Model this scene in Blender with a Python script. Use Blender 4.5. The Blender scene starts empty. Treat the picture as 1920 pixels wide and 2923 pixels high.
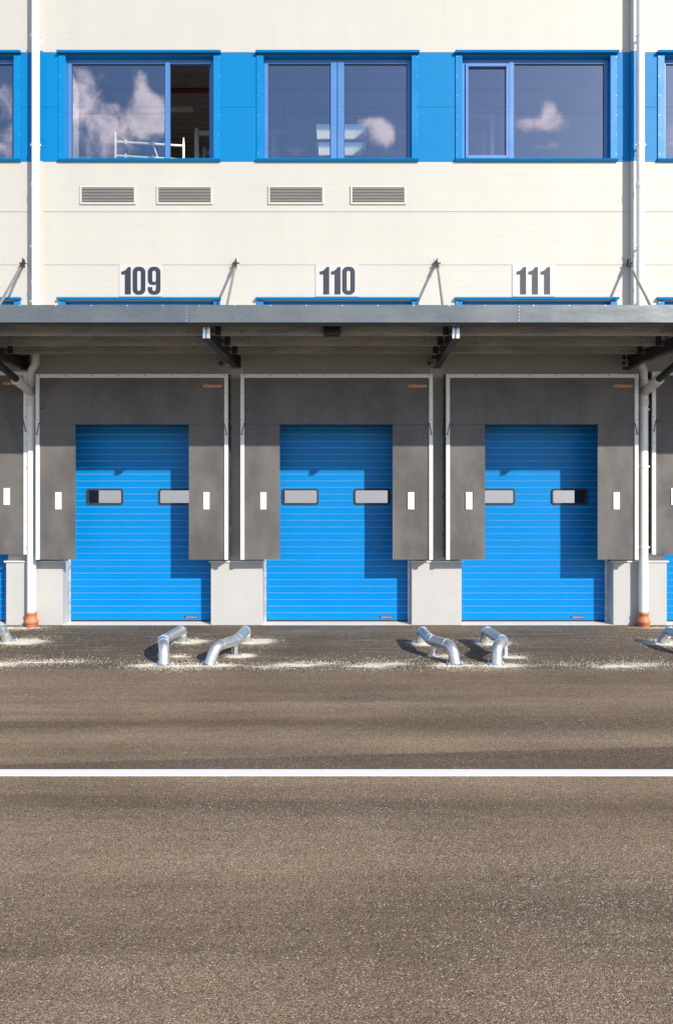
import bpy, math, random
from math import radians, sin, cos, pi, sqrt
from mathutils import Vector, Matrix, noise

random.seed(7)
S = bpy.context.scene
COL = S.collection

# ------------------------------------------------------------------ helpers
class MB:
    """collects shapes; build() links them as ONE mesh object"""
    def __init__(s): s.v = []; s.f = []; s.mi = []; s.sm = []
    def add(s, vs, fs, mi=0, smooth=False):
        n = len(s.v); s.v += [tuple(v) for v in vs]
        for f in fs:
            s.f.append([n + i for i in f]); s.mi.append(mi); s.sm.append(smooth)
        return s
    def box(s, x0, x1, y0, y1, z0, z1, mi=0):
        vs = [(x0,y0,z0),(x1,y0,z0),(x1,y1,z0),(x0,y1,z0),(x0,y0,z1),(x1,y0,z1),(x1,y1,z1),(x0,y1,z1)]
        return s.add(vs, [(0,3,2,1),(4,5,6,7),(0,1,5,4),(1,2,6,5),(2,3,7,6),(3,0,4,7)], mi)
    def cbox(s, x0, x1, y0, y1, z0, z1, c=.004, mi=0):
        """box with chamfered vertical and horizontal edges"""
        def ring(z, i):
            return [(x0+i,y0+c+i,z),(x0+c+i,y0+i,z),(x1-c-i,y0+i,z),(x1-i,y0+c+i,z),(x1-i,y1-c-i,z),(x1-c-i,y1-i,z),(x0+c+i,y1-i,z),(x0+i,y1-c-i,z)]
        rings = [ring(z0, c), ring(z0+c, 0), ring(z1-c, 0), ring(z1, c)]
        vs = [p for r in rings for p in r]; fs = []
        for k in range(3):
            for j in range(8):
                a, b = k*8+j, k*8+(j+1) % 8
                fs.append((a, b, b+8, a+8))
        fs.append(tuple(range(7, -1, -1))); fs.append(tuple(range(24, 32)))
        return s.add(vs, fs, mi)
    def quad(s, a, b, c, d, mi=0): return s.add([a,b,c,d], [(0,1,2,3)], mi)
    def bar(s, p, q, w, h, mi=0):
        """rectangular bar from p to q"""
        p, q = Vector(p), Vector(q); d = (q-p).normalized()
        up = Vector((0,0,1)) if abs(d.z) < .95 else Vector((0,1,0))
        u = d.cross(up).normalized(); t = u.cross(d).normalized()
        vs = []
        for o in (p, q):
            for a, b in ((-1,-1),(1,-1),(1,1),(-1,1)): vs.append(o + u*(a*w/2) + t*(b*h/2))
        return s.add(vs, [(0,1,2,3),(7,6,5,4),(0,4,5,1),(1,5,6,2),(2,6,7,3),(3,7,4,0)], mi)
    def tube(s, pts, r, n=16, mi=0, caps=True):
        pts = [Vector(p) for p in pts]; m = len(pts)
        rr = r if isinstance(r, (list, tuple)) else [r]*m
        T = []
        for i in range(m):
            a = (pts[i]-pts[i-1]).normalized() if i else (pts[1]-pts[0]).normalized()
            b = (pts[i+1]-pts[i]).normalized() if i < m-1 else a
            t = a+b
            T.append(t.normalized() if t.length > 1e-6 else b)
        up = Vector((0,0,1)) if abs(T[0].z) < .9 else Vector((1,0,0))
        u = (up - T[0]*up.dot(T[0])).normalized()
        vs, fs = [], []
        for i in range(m):
            u = (u - T[i]*u.dot(T[i])).normalized(); w = T[i].cross(u)
            k = 1.0
            if 0 < i < m-1:
                cs = (pts[i+1]-pts[i]).normalized().dot(T[i]); k = 1.0
            for j in range(n):
                a = 2*pi*j/n
                vs.append(pts[i] + (u*cos(a)+w*sin(a))*rr[i]*k)
        for i in range(m-1):
            for j in range(n):
                a, b = i*n+j, i*n+(j+1) % n
                fs.append((a, b, b+n, a+n))
        s.add(vs, fs, mi, True)
        if caps:
            s.add(vs[:n], [tuple(range(n-1,-1,-1))], mi); s.add(vs[-n:], [tuple(range(n))], mi)
        return s
    def lathe(s, prof, c=(0,0), n=32, mi=0):
        """profile of (r, z) round a vertical axis"""
        vs, fs = [], []
        for r, z in prof:
            for j in range(n):
                a = 2*pi*j/n; vs.append((c[0]+r*cos(a), c[1]+r*sin(a), z))
        for i in range(len(prof)-1):
            for j in range(n):
                a, b = i*n+j, i*n+(j+1) % n
                fs.append((a, b, b+n, a+n))
        return s.add(vs, fs, mi, True)
    def disc(s, c, axis, r, h, n=10, mi=0):
        c = Vector(c); a = Vector(axis).normalized()
        return s.tube([c - a*h*.5, c + a*h*.5], r, n, mi)
    def extrude_y(s, prof, x0, x1, mi=0, smooth=False, caps=True):
        """closed (y,z) profile extruded along x"""
        n = len(prof); vs = [(x0,y,z) for y,z in prof]+[(x1,y,z) for y,z in prof]
        fs = [(i, (i+1) % n, n+(i+1) % n, n+i) for i in range(n)]
        if caps: fs += [tuple(range(n-1,-1,-1)), tuple(range(n, 2*n))]
        return s.add(vs, fs, mi, smooth)
    def build(s, name, mats, parent=None, label=None, loc=None, auto=False):
        me = bpy.data.meshes.new(name); me.from_pydata(s.v, [], s.f)
        if not isinstance(mats, (list, tuple)): mats = [mats]
        for m in mats: me.materials.append(m)
        me.polygons.foreach_set('material_index', s.mi)
        me.polygons.foreach_set('use_smooth', s.sm)
        me.update()
        o = bpy.data.objects.new(name, me); COL.objects.link(o)
        if parent: o.parent = parent
        if loc: o.location = loc
        if label: o['label'] = label
        return o

def empty(name, label, cat, loc=(0,0,0), rz=0, group=None, kind=None):
    o = bpy.data.objects.new(name, None); COL.objects.link(o); o.location = loc; o.rotation_euler = (0,0,rz)
    o.empty_display_size = .2
    return tag(o, label, cat, group, kind)
def tag(o, label=None, cat=None, group=None, kind=None):
    if label: o['label'] = label
    if cat: o['category'] = cat
    if group: o['group'] = group
    if kind: o['kind'] = kind
    return o
KIDS = {}
def copy_tree(o, parent=None):
    c = o.copy(); COL.objects.link(c)
    if parent: c.parent = parent
    for ch in [x for x in COL.objects if x.parent == o]: copy_tree(ch, c)
    return c

def fillet(pts, r, n=6):
    pts = [Vector(p) for p in pts]; out = [pts[0]]
    rr = r if isinstance(r, (list, tuple)) else [r]*len(pts)
    for i in range(1, len(pts)-1):
        p, a, b = pts[i], (pts[i-1]-pts[i]), (pts[i+1]-pts[i])
        d = min(rr[i], a.length*.49, b.length*.49)
        p0, p1 = p + a.normalized()*d, p + b.normalized()*d
        for k in range(n+1):
            t = k/n
            out.append(p0*(1-t)**2 + p*2*t*(1-t) + p1*t*t)
    out.append(pts[-1]); return out

# ------------------------------------------------------------------ materials
def nodes_of(name):
    m = bpy.data.materials.new(name); m.use_nodes = True
    nt = m.node_tree
    return m, nt, nt.nodes['Principled BSDF'], nt.nodes, nt.links
def N(nt, t, **kw):
    n = nt.nodes.new(t)
    for k, v in kw.items():
        if k in n.inputs: n.inputs[k].default_value = v
        else: setattr(n, k, v)
    return n
def L(nt, a, b): nt.links.new(a, b)
def M2(nt, op, a, b=None, c=None, clamp=False):
    n = nt.nodes.new('ShaderNodeMath'); n.operation = op; n.use_clamp = clamp
    for i, x in enumerate((a, b, c)):
        if x is None: continue
        if isinstance(x, (int, float)): n.inputs[i].default_value = x
        else: nt.links.new(x, n.inputs[i])
    return n.outputs[0]
def ramp(nt, x, a, b, lo=0., hi=1., smooth=True):
    n = nt.nodes.new('ShaderNodeMapRange'); n.interpolation_type = 'SMOOTHSTEP' if smooth else 'LINEAR'
    n.clamp = True
    nt.links.new(x, n.inputs[0])
    for i, v in zip((1,2,3,4), (a,b,lo,hi)): n.inputs[i].default_value = v
    return n.outputs[0]
def mix(nt, f, a, b, blend='MIX'):
    n = nt.nodes.new('ShaderNodeMix'); n.data_type = 'RGBA'; n.blend_type = blend
    if isinstance(f, (int, float)): n.inputs[0].default_value = f
    else: nt.links.new(f, n.inputs[0])
    for i, x in ((6, a), (7, b)):
        if isinstance(x, (tuple, list)): n.inputs[i].default_value = (*x[:3], 1)
        else: nt.links.new(x, n.inputs[i])
    return n.outputs[2]
def pos(nt, sc=(1,1,1), obj=False):
    if obj:
        g = nt.nodes.new('ShaderNodeTexCoord').outputs['Object']
    else:
        g = nt.nodes.new('ShaderNodeNewGeometry').outputs['Position']
    mp = nt.nodes.new('ShaderNodeMapping'); mp.inputs['Scale'].default_value = sc
    nt.links.new(g, mp.inputs[0]); return mp.outputs[0]
def nz(nt, vec, scale, detail=4, rough=.55, dist=0):
    n = nt.nodes.new('ShaderNodeTexNoise'); n.inputs['Scale'].default_value = scale
    n.inputs['Detail'].default_value = detail; n.inputs['Roughness'].default_value = rough
    n.inputs['Distortion'].default_value = dist
    nt.links.new(vec, n.inputs['Vector']); return n.outputs['Fac']

def paint(name, col, rough=.5, metal=0., var=.06, vscale=1.5, bump=0., bscale=8, spec=.5, obj=False, coat=0, rvar=.08, stretch=(1,1,1)):
    """painted or coated surface: soft uneven tone, uneven gloss, slight dents"""
    m, nt, b, _, _ = nodes_of(name)
    p = pos(nt, stretch, obj)
    n1 = nz(nt, p, vscale, 5); n2 = nz(nt, p, vscale*14, 4)
    f = M2(nt, 'ADD', M2(nt, 'MULTIPLY', n1, .65), M2(nt, 'MULTIPLY', n2, .35))
    k = ramp(nt, f, .3, .7, 0, 1, False)
    L(nt, mix(nt, k, tuple(c*(1-var) for c in col), tuple(min(1, c*(1+var)) for c in col)), b.inputs['Base Color'])
    L(nt, ramp(nt, n1, .3, .7, max(.03, rough-rvar), min(1, rough+rvar), False), b.inputs['Roughness'])
    b.inputs['Metallic'].default_value = metal
    b.inputs['Specular IOR Level'].default_value = spec
    b.inputs['Coat Weight'].default_value = coat
    if bump:
        bp = N(nt, 'ShaderNodeBump'); bp.inputs['Strength'].default_value = 1; bp.inputs['Distance'].default_value = bump
        L(nt, nz(nt, p, bscale, 3), bp.inputs['Height']); L(nt, bp.outputs[0], b.inputs['Normal'])
    return m

def ribbed(name, col, rough, period=.0425, depth=.0012, var=.03, coat=0., streak=0., spec=.5):
    """micro-ribbed sandwich panel: horizontal ribs, faint water streaks"""
    m, nt, b, _, _ = nodes_of(name)
    g = nt.nodes.new('ShaderNodeNewGeometry').outputs['Position']
    sx = nt.nodes.new('ShaderNodeSeparateXYZ'); L(nt, g, sx.inputs[0])
    z = M2(nt, 'MULTIPLY', sx.outputs['Z'], 1/period)
    fr = M2(nt, 'FRACT', z)
    tri = M2(nt, 'ABSOLUTE', M2(nt, 'SUBTRACT', fr, .5))     # 0..0.5
    prof = ramp(nt, tri, .30, .44)
    p1 = pos(nt, (1.6,1,.16)); p2 = pos(nt)
    n1 = nz(nt, p1, 1.2, 6); n2 = nz(nt, p2, .5, 4); n3 = nz(nt, p2, 9, 4)
    f = M2(nt, 'ADD', M2(nt, 'MULTIPLY', n1, .5), M2(nt, 'ADD', M2(nt, 'MULTIPLY', n2, .3), M2(nt, 'MULTIPLY', n3, .2)))
    k = ramp(nt, f, .34, .66, 0, 1, False)
    c = mix(nt, k, tuple(x*(1-var) for x in col), tuple(min(1, x*(1+var)) for x in col))
    if streak:
        st = ramp(nt, nz(nt, pos(nt, (3.2,1,.09)), 1.3, 6, .7), .57, .76)
        c = mix(nt, M2(nt, 'MULTIPLY', st, streak), c, tuple(x*.72 for x in col))
    L(nt, c, b.inputs['Base Color'])
    L(nt, ramp(nt, n2, .3, .7, rough-.05, rough+.06, False), b.inputs['Roughness'])
    b.inputs['Specular IOR Level'].default_value = spec
    b.inputs['Coat Weight'].default_value = coat; b.inputs['Coat Roughness'].default_value = .25
    # ribs, each panel a touch uneven
    h = M2(nt, 'ADD', M2(nt, 'MULTIPLY', prof, depth), M2(nt, 'MULTIPLY', nz(nt, pos(nt, (.6,1,1.2)), 1.1, 2), .012))
    bp = N(nt, 'ShaderNodeBump'); bp.inputs['Strength'].default_value = 1; bp.inputs['Distance'].default_value = 1
    L(nt, h, bp.inputs['Height']); L(nt, bp.outputs[0], b.inputs['Normal'])
    return m

def glass(name, tint, refl, rough=0.0, base=.22, edge=.6, wav=.0):
    """coated glazing: see-through, with a mirror share that grows at grazing angles"""
    m = bpy.data.materials.new(name); m.use_nodes = True; nt = m.node_tree; nt.nodes.clear()
    out = N(nt, 'ShaderNodeOutputMaterial'); mx = N(nt, 'ShaderNodeMixShader')
    tr = N(nt, 'ShaderNodeBsdfTransparent'); gl = N(nt, 'ShaderNodeBsdfGlossy')
    tr.inputs[0].default_value = (*tint, 1); gl.inputs['Color'].default_value = (*refl, 1); gl.inputs['Roughness'].default_value = rough
    lw = N(nt, 'ShaderNodeLayerWeight'); lw.inputs['Blend'].default_value = .35
    L(nt, ramp(nt, lw.outputs['Facing'], 0, 1, base, edge, False), mx.inputs[0])
    if wav:
        bp = N(nt, 'ShaderNodeBump'); bp.inputs['Strength'].default_value = 1; bp.inputs['Distance'].default_value = wav
        L(nt, nz(nt, pos(nt), .9, 2), bp.inputs['Height']); L(nt, bp.outputs[0], gl.inputs['Normal'])
    L(nt, tr.outputs[0], mx.inputs[1]); L(nt, gl.outputs[0], mx.inputs[2]); L(nt, mx.outputs[0], out.inputs[0])
    return m

CREAM = (.488, .470, .434)
BLUE = (.0, .182, .45)
MT = {}
MT['cream'] = ribbed('cream_panel', CREAM, .5, depth=.0016, var=.035, streak=.22)
MT['cream_flat'] = paint('cream_flashing', (.53,.51,.465), .45, var=.03)
MT['bluepanel'] = ribbed('blue_panel', BLUE, .45, depth=.0014, var=.05, spec=.18)
MT['blueflash'] = paint('blue_flashing', (.0,.19,.47), .36, var=.06, bump=.003, bscale=5, spec=.25)
MT['blueframe'] = paint('blue_frame', (.065,.19,.46), .38, var=.05)
MT['door'] = paint('door_blue', (.0,.205,.58), .36, var=.05, vscale=.8, bump=.0004, bscale=50, spec=.14)
MT['doorlip'] = paint('glint_lip', (.18,.42,.66), .5, var=.15, vscale=3)  # paler blue puts the sunlit glint of the rib lips into the colour
MT['concrete'] = paint('plinth_render', (.465,.46,.455), .85, var=.05, vscale=3, bump=.003, bscale=90)
MT['sill'] = paint('sill_concrete', (.84,.79,.70), .9, var=.10, vscale=7, bump=.004, bscale=40)
MT['white'] = paint('white_plastic', (.82,.82,.81), .28, var=.03, vscale=2)
MT['oldwhite'] = paint('grey_white_plastic', (.72,.70,.66), .4, var=.06, vscale=4)
MT['alu'] = paint('white_aluminium', (.76,.78,.79), .38, var=.04, vscale=2)
MT['terra'] = paint('orange_pipe', (.58,.20,.10), .5, var=.12, vscale=9)
MT['flap'] = None
MT['curtain'] = paint('curtain_fabric', (.09,.08,.065), .42, var=.25, vscale=6)
MT['strip'] = paint('white_marker', (.86,.86,.85), .5, var=.02)
MT['orange'] = paint('orange_print', (1.0,.42,.18), .5, var=.1, vscale=30)
MT['plate'] = paint('dark_plate', (.012,.02,.06), .4, var=.1)
MT['plateletter'] = paint('plate_letters', (.95,.50,.25), .45)
MT['beam'] = paint('anthracite_steel', (.035,.033,.034), .42, var=.15, vscale=5, bump=.001, bscale=30)
MT['galv'] = paint('galvanised_pipe', (.62,.64,.66), .40, metal=.75, var=.12, vscale=10, bump=.0012, bscale=14, rvar=.12)
MT['rod'] = paint('rod_steel', (.34,.33,.32), .4, metal=.6, var=.15, vscale=8)
MT['rail'] = paint('rail_steel', (.62,.63,.66), .35, metal=.7, var=.25, vscale=9)
MT['screw'] = paint('screw_steel', (.10,.10,.11), .4, metal=.6)
MT['rivet'] = paint('rivet_steel', (.75,.76,.78), .35, metal=.5)
MT['black'] = paint('black_plastic', (.018,.018,.02), .4, var=.1)
MT['seal'] = paint('rubber_seal', (.03,.028,.027), .7, var=.15)
MT['digits'] = paint('slate_digits', (.020,.026,.045), .5, var=.05)
MT['signwhite'] = paint('sign_sheet', (.50,.49,.48), .45, var=.02)
MT['vent'] = paint('vent_white', (.52,.50,.45), .42, var=.03)
MT['slat'] = paint('slat_grey', (.40,.39,.37), .5, var=.05)
MT['ventdark'] = paint('vent_dark', (.03,.03,.03), .6)
MT['scaf'] = paint('scaffold_tube', (.86,.83,.72), .5, var=.12, vscale=6)
MT['rack'] = paint('rack_steel', (.55,.56,.58), .4, metal=.4, var=.1)
MT['inner'] = paint('inner_sheet', (.50,.47,.42), .6, var=.08)
MT['innerwall'] = paint('inner_wall', (.50,.48,.45), .7, var=.05)
MT['floor'] = paint('screed', (.42,.40,.37), .6, var=.1)
MT['red'] = paint('red_pipe', (.32,.045,.03), .45, var=.1)
MT['shelter_top'] = paint('shelter_roof_sheet', (.05,.048,.046), .55, var=.15)
MT['glass'] = glass('window_glass', (.74,.76,.80), (.80,.84,1.0), 0, .22, .75, .0004)
MT['doorpane'] = glass('door_pane', (.30,.31,.33), (1,.99,1), .015, .62, .9)

def m_fascia():
    m, nt, b, _, _ = nodes_of('fascia_sheet')
    p = pos(nt, (1,1,1.4)); p2 = pos(nt, (.35,1,1))
    n1 = nz(nt, p, 1.1, 4); n2 = nz(nt, p2, 2.2, 3); n3 = nz(nt, p, 14, 4)
    k = ramp(nt, M2(nt,'ADD',M2(nt,'MULTIPLY',n1,.6),M2(nt,'MULTIPLY',n3,.4)), .35, .65, 0, 1, False)
    L(nt, mix(nt, k, (.112,.128,.142), (.152,.168,.182)), b.inputs['Base Color'])
    b.inputs['Metallic'].default_value = .35
    L(nt, ramp(nt, n1, .3, .7, .27, .42, False), b.inputs['Roughness'])
    bp = N(nt,'ShaderNodeBump'); bp.inputs['Strength'].default_value = 1; bp.inputs['Distance'].default_value = .010
    L(nt, n2, bp.inputs['Height']); L(nt, bp.outputs[0], b.inputs['Normal'])
    return m
MT['fascia'] = m_fascia()

def m_purlin():
    m, nt, b, _, _ = nodes_of('weathered_zinc')
    p = pos(nt, (.7,.7,3)); n1 = nz(nt, p, 2.4, 6, .6, .6); n2 = nz(nt, pos(nt,(1,1,6)), 1.1, 5, .65, 1.2)
    k = ramp(nt, M2(nt,'ADD',M2(nt,'MULTIPLY',n1,.5),M2(nt,'MULTIPLY',n2,.5)), .40, .60)
    L(nt, mix(nt, k, (.33,.32,.295), (.45,.435,.405)), b.inputs['Base Color'])
    b.inputs['Metallic'].default_value = .45
    L(nt, ramp(nt, n1, .3, .7, .38, .6), b.inputs['Roughness'])
    return m
MT['purlin'] = m_purlin()

def m_flap():
    m, nt, b, _, _ = nodes_of('flap_sheet')
    p = pos(nt, (1,1,.55)); n1 = nz(nt, p, 1.7, 3); n2 = nz(nt, pos(nt), 16, 5, .6); n3 = nz(nt, pos(nt), 4.0, 5, .6)
    k = ramp(nt, M2(nt,'ADD',M2(nt,'MULTIPLY',n1,.75),M2(nt,'ADD',M2(nt,'MULTIPLY',n3,.15),M2(nt,'MULTIPLY',n2,.10))), .36, .64)
    L(nt, mix(nt, k, (.098,.093,.094), (.146,.138,.135)), b.inputs['Base Color'])
    L(nt, ramp(nt, n1, .3, .7, .40, .52), b.inputs['Roughness'])
    b.inputs['Specular IOR Level'].default_value = .22
    h = M2(nt,'ADD',M2(nt,'MULTIPLY',nz(nt,p,1.9,1),.028),M2(nt,'MULTIPLY',n2,.0007))
    bp = N(nt,'ShaderNodeBump'); bp.inputs['Strength'].default_value = 1; bp.inputs['Distance'].default_value = 1
    L(nt, h, bp.inputs['Height']); L(nt, bp.outputs[0], b.inputs['Normal'])
    return m
MT['flap'] = m_flap()

SANDY = [  # heaps and swept lines of sand: x, y, half length, half width, strength
    (-5.9,-3.40,.75,.15,1.05), (-5.1,-3.34,.5,.16,1.0), (-4.5,-3.20,.42,.10,.9), (-4.0,-3.12,.4,.08,.7), (-4.9,-3.05,.9,.18,.35),
    (-2.62,-3.38,.45,.13,1.25), (-1.92,-3.40,.50,.13,1.25), (-2.2,-3.48,.5,.09,.8),
    (-.55,-3.36,.45,.16,1.05), (-1.0,-3.47,.4,.09,.75), (-.25,-3.24,.35,.06,.7), (.45,-3.43,.38,.14,1.05), (.80,-3.30,.32,.13,.95), (.6,-3.1,.7,.16,.32),
    (1.72,-3.40,.38,.13,1.25), (2.42,-3.40,.40,.13,1.2), (1.95,-3.50,.45,.08,.7),
    (4.1,-3.45,.36,.11,1.15), (4.5,-3.36,.42,.13,.85), (3.4,-3.36,.3,.10,.5), (4.5,-3.15,.7,.15,.35),
    (-2.50,-1.64,.30,.20,1.7), (-1.40,-1.64,.32,.20,1.7), (1.55,-1.76,.30,.20,1.7), (2.62,-1.76,.28,.20,1.6), (-5.35,-1.66,.40,.22,1.8), (5.60,-1.76,.40,.22,1.8),
    (-1.48,-2.76,.20,.11,1.6), (-2.42,-2.80,.18,.09,1.3), (1.62,-2.78,.20,.11,1.6), (2.74,-2.82,.18,.10,1.4), (-5.85,-.42,.42,.10,1.1), (5.95,-.40,.35,.05,.9)]
def m_asphalt():
    m, nt, b, _, _ = nodes_of('asphalt')
    g = nt.nodes.new('ShaderNodeNewGeometry').outputs['Position']
    sx = nt.nodes.new('ShaderNodeSeparateXYZ'); L(nt, g, sx.inputs[0]); X, Y = sx.outputs[0], sx.outputs[1]
    pw = pos(nt)
    # paving lanes: strip by the wall, main lane, darker wedge before the white line
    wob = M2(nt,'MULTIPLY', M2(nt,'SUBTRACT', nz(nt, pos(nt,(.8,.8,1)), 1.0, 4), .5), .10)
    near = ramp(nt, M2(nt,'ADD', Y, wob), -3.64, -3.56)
    seam = M2(nt,'SUBTRACT', M2(nt,'SUBTRACT', Y, M2(nt,'MULTIPLY', X, .077)), -7.224)
    seam = M2(nt,'ADD', seam, M2(nt,'MULTIPLY', wob, .25))
    wedge = M2(nt,'MULTIPLY', ramp(nt, seam, .03, -.03), ramp(nt, Y, -7.75, -7.60))
    st = nz(nt, pos(nt,(.07,1.05,1)), 1.15, 5, .55, .5)         # long sweeper streaks along the yard
    st2 = nz(nt, pos(nt,(.35,5,1)), 1.1, 5, .65)
    bl = nz(nt, pw, .55, 5, .6)
    md = nz(nt, pw, 7, 5, .65)
    vo = N(nt,'ShaderNodeTexVoronoi'); vo.inputs['Scale'].default_value = 125; L(nt, pw, vo.inputs['Vector'])
    vf = N(nt,'ShaderNodeTexVoronoi'); vf.inputs['Scale'].default_value = 290; L(nt, pw, vf.inputs['Vector'])
    cs = nt.nodes.new('ShaderNodeSeparateColor'); L(nt, vo.outputs['Color'], cs.inputs[0])
    cf = nt.nodes.new('ShaderNodeSeparateColor'); L(nt, vf.outputs['Color'], cf.inputs[0])
    tone = M2(nt,'ADD', M2(nt,'ADD', M2(nt,'MULTIPLY', st, .50), M2(nt,'MULTIPLY', st2, .12)), M2(nt,'ADD', M2(nt,'MULTIPLY', bl, .26), M2(nt,'MULTIPLY', md, .12)))
    # roller and broom bands running along the yard
    yb = M2(nt,'ADD', Y, M2(nt,'MULTIPLY', M2(nt,'SUBTRACT', nz(nt, pos(nt,(.16,.16,1)), 1.0, 4), .5), .9))
    for (cy, w, amp) in ((-6.75,.26,.085), (-6.22,.20,-.07), (-5.35,.22,.05), (-4.75,.18,-.05), (-8.02,.22,.06), (-8.5,.25,-.06), (-9.3,.3,.045)):
        t = M2(nt,'MULTIPLY', M2(nt,'SUBTRACT', yb, cy), 1/w)
        tone = M2(nt,'ADD', tone, M2(nt,'MULTIPLY', M2(nt,'EXPONENT', M2(nt,'MULTIPLY', M2(nt,'MULTIPLY', t, t), -1.0)), amp))
    k = ramp(nt, tone, .40, .62, 0, 1, False)
    c = mix(nt, k, (.182,.124,.074), (.378,.270,.168))
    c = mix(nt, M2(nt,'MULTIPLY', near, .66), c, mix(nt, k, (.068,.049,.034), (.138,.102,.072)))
    c = mix(nt, M2(nt,'MULTIPLY', wedge, .70), c, (.122,.086,.058))
    # aggregate: every stone its own tone, a few pale chips, dark pits between
    stone = ramp(nt, cs.outputs[0], 0, 1, .58, 1.44, False)
    c = mix(nt, 1, c, nt_gray(nt, stone), 'MULTIPLY')
    fine = ramp(nt, cf.outputs[0], 0, 1, .62, 1.40, False)
    c = mix(nt, 1, c, nt_gray(nt, fine), 'MULTIPLY')
    pit = ramp(nt, vo.outputs['Distance'], .50, .78)
    c = mix(nt, M2(nt,'MULTIPLY', pit, .60), c, (.040,.031,.026))
    chipamt = ramp(nt, nz(nt, pos(nt,(.5,.7,1)), .55, 3), .35, .72, .985, .92)
    chip = M2(nt,'GREATER_THAN', cs.outputs[1], chipamt)
    c = mix(nt, M2(nt,'MULTIPLY', chip, ramp(nt, cs.outputs[2], 0, 1, .35, .95)), c, (.60,.54,.47))
    # scuffed pale dust: thin streaks behind the doors and on the lane
    du = ramp(nt, nz(nt, pos(nt,(.45,7,1)), 1.25, 6, .7), .53, .70)
    du = M2(nt,'MULTIPLY', du, M2(nt,'ADD', M2(nt,'MULTIPLY', near, .50), .10))
    c = mix(nt, du, c, (.43,.37,.30))
    # sand dust lying where it was swept
    tot = None
    warp = nz(nt, pos(nt,(1.2,2.2,1)), 2.0, 5, .65); grain = nz(nt, pw, 52, 4, .7)
    for (cx, cy, a, w, s) in SANDY:
        dx = M2(nt,'MULTIPLY', M2(nt,'SUBTRACT', X, cx), 1/a)
        yy = M2(nt,'ADD', Y, M2(nt,'MULTIPLY', M2(nt,'SUBTRACT', warp, .5), .55))
        dy = M2(nt,'MULTIPLY', M2(nt,'SUBTRACT', yy, cy), 1/w)
        r2 = M2(nt,'ADD', M2(nt,'MULTIPLY', dx, dx), M2(nt,'MULTIPLY', dy, dy))
        e = M2(nt,'MULTIPLY', M2(nt,'EXPONENT', M2(nt,'MULTIPLY', r2, -.8)), s)
        tot = e if tot is None else M2(nt,'MAXIMUM', tot, e)
    sd = ramp(nt, M2(nt,'ADD', tot, M2(nt,'MULTIPLY', M2(nt,'SUBTRACT', grain, .5), 2.2)), .42, .92)
    sd = M2(nt,'MULTIPLY', sd, ramp(nt, tot, .04, .3))
    c = mix(nt, M2(nt,'MULTIPLY', sd, .9), c, mix(nt, warp, (.80,.73,.58), (.93,.88,.77)))
    L(nt, c, b.inputs['Base Color'])
    b.inputs['Roughness'].default_value = .82
    b.inputs['Specular IOR Level'].default_value = .35
    h = M2(nt,'ADD', M2(nt,'MULTIPLY', M2(nt,'SUBTRACT', 1.0, vo.outputs['Distance']), .0048), M2(nt,'MULTIPLY', cf.outputs[1], .0013))
    h = M2(nt,'ADD', h, M2(nt,'MULTIPLY', md, .012))
    bp = N(nt,'ShaderNodeBump'); bp.inputs['Strength'].default_value = .8; bp.inputs['Distance'].default_value = 1
    L(nt, h, bp.inputs['Height']); L(nt, bp.outputs[0], b.inputs['Normal'])
    return m
def nt_gray(nt, v):
    n = nt.nodes.new('ShaderNodeCombineColor')
    for i in range(3): nt.links.new(v, n.inputs[i])
    return n.outputs[0]
MT['asphalt'] = m_asphalt()

def m_line():
    m, nt, b, _, _ = nodes_of('road_paint')
    p = pos(nt); w = ramp(nt, M2(nt,'ADD', M2(nt,'MULTIPLY', nz(nt, p, 60, 4, .7), .6), M2(nt,'MULTIPLY', nz(nt, p, 1.2, 4), .4)), .56, .70)
    L(nt, mix(nt, M2(nt,'MULTIPLY', w, .55), (.93,.90,.84), (.58,.51,.43)), b.inputs['Base Color'])
    b.inputs['Roughness'].default_value = .7
    bp = N(nt,'ShaderNodeBump'); bp.inputs['Strength'].default_value = .5; bp.inputs['Distance'].default_value = .004
    L(nt, nz(nt, p, 90, 3), bp.inputs['Height']); L(nt, bp.outputs[0], b.inputs['Normal'])
    return m
MT['line'] = m_line()
MT['sand'] = paint('sand_grain', (.85,.78,.63), .9, var=.15, vscale=20)

# ------------------------------------------------------------------ camera
CAM_Y, CAM_Z = -15.0, 2.69
cd = bpy.data.cameras.new('camera'); cam = bpy.data.objects.new('camera', cd); COL.objects.link(cam)
cam.location = (0, CAM_Y, CAM_Z); cam.rotation_euler = (radians(90), 0, 0)
cd.sensor_width = 36; cd.sensor_fit = 'AUTO'; cd.lens = 2250/2923*36; cd.shift_y = -83.5/2923
cd.clip_start = .1; cd.clip_end = 3000
S.camera = cam

# ------------------------------------------------------------------ light and sky
TO_SUN = Vector((.68, -1, .60)).normalized()
ld = bpy.data.lights.new('sun', 'SUN'); ld.energy = 3.6; ld.angle = radians(.5); ld.color = (1, .925, .79)
lo = bpy.data.objects.new('sun', ld); COL.objects.link(lo)
lo.rotation_euler = TO_SUN.to_track_quat('Z', 'Y').to_euler(); lo.location = (12, -20, 16)
W = bpy.data.worlds.new('World'); S.world = W; W.use_nodes = True
nt = W.node_tree; nt.nodes.clear()
sky = N(nt, 'ShaderNodeTexSky'); sky.sky_type = 'NISHITA'; sky.sun_disc = False
sky.sun_elevation = math.asin(TO_SUN.z); sky.sun_rotation = math.atan2(TO_SUN.x, TO_SUN.y)
sky.air_density = 1.0; sky.dust_density = .35; sky.ozone_density = 3.5
tc = N(nt, 'ShaderNodeTexCoord'); D = tc.outputs['Generated']
sp = N(nt, 'ShaderNodeSeparateXYZ'); L(nt, D, sp.inputs[0])
den = M2(nt, 'MAXIMUM', M2(nt, 'ABSOLUTE', sp.outputs[1]), .02)
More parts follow.
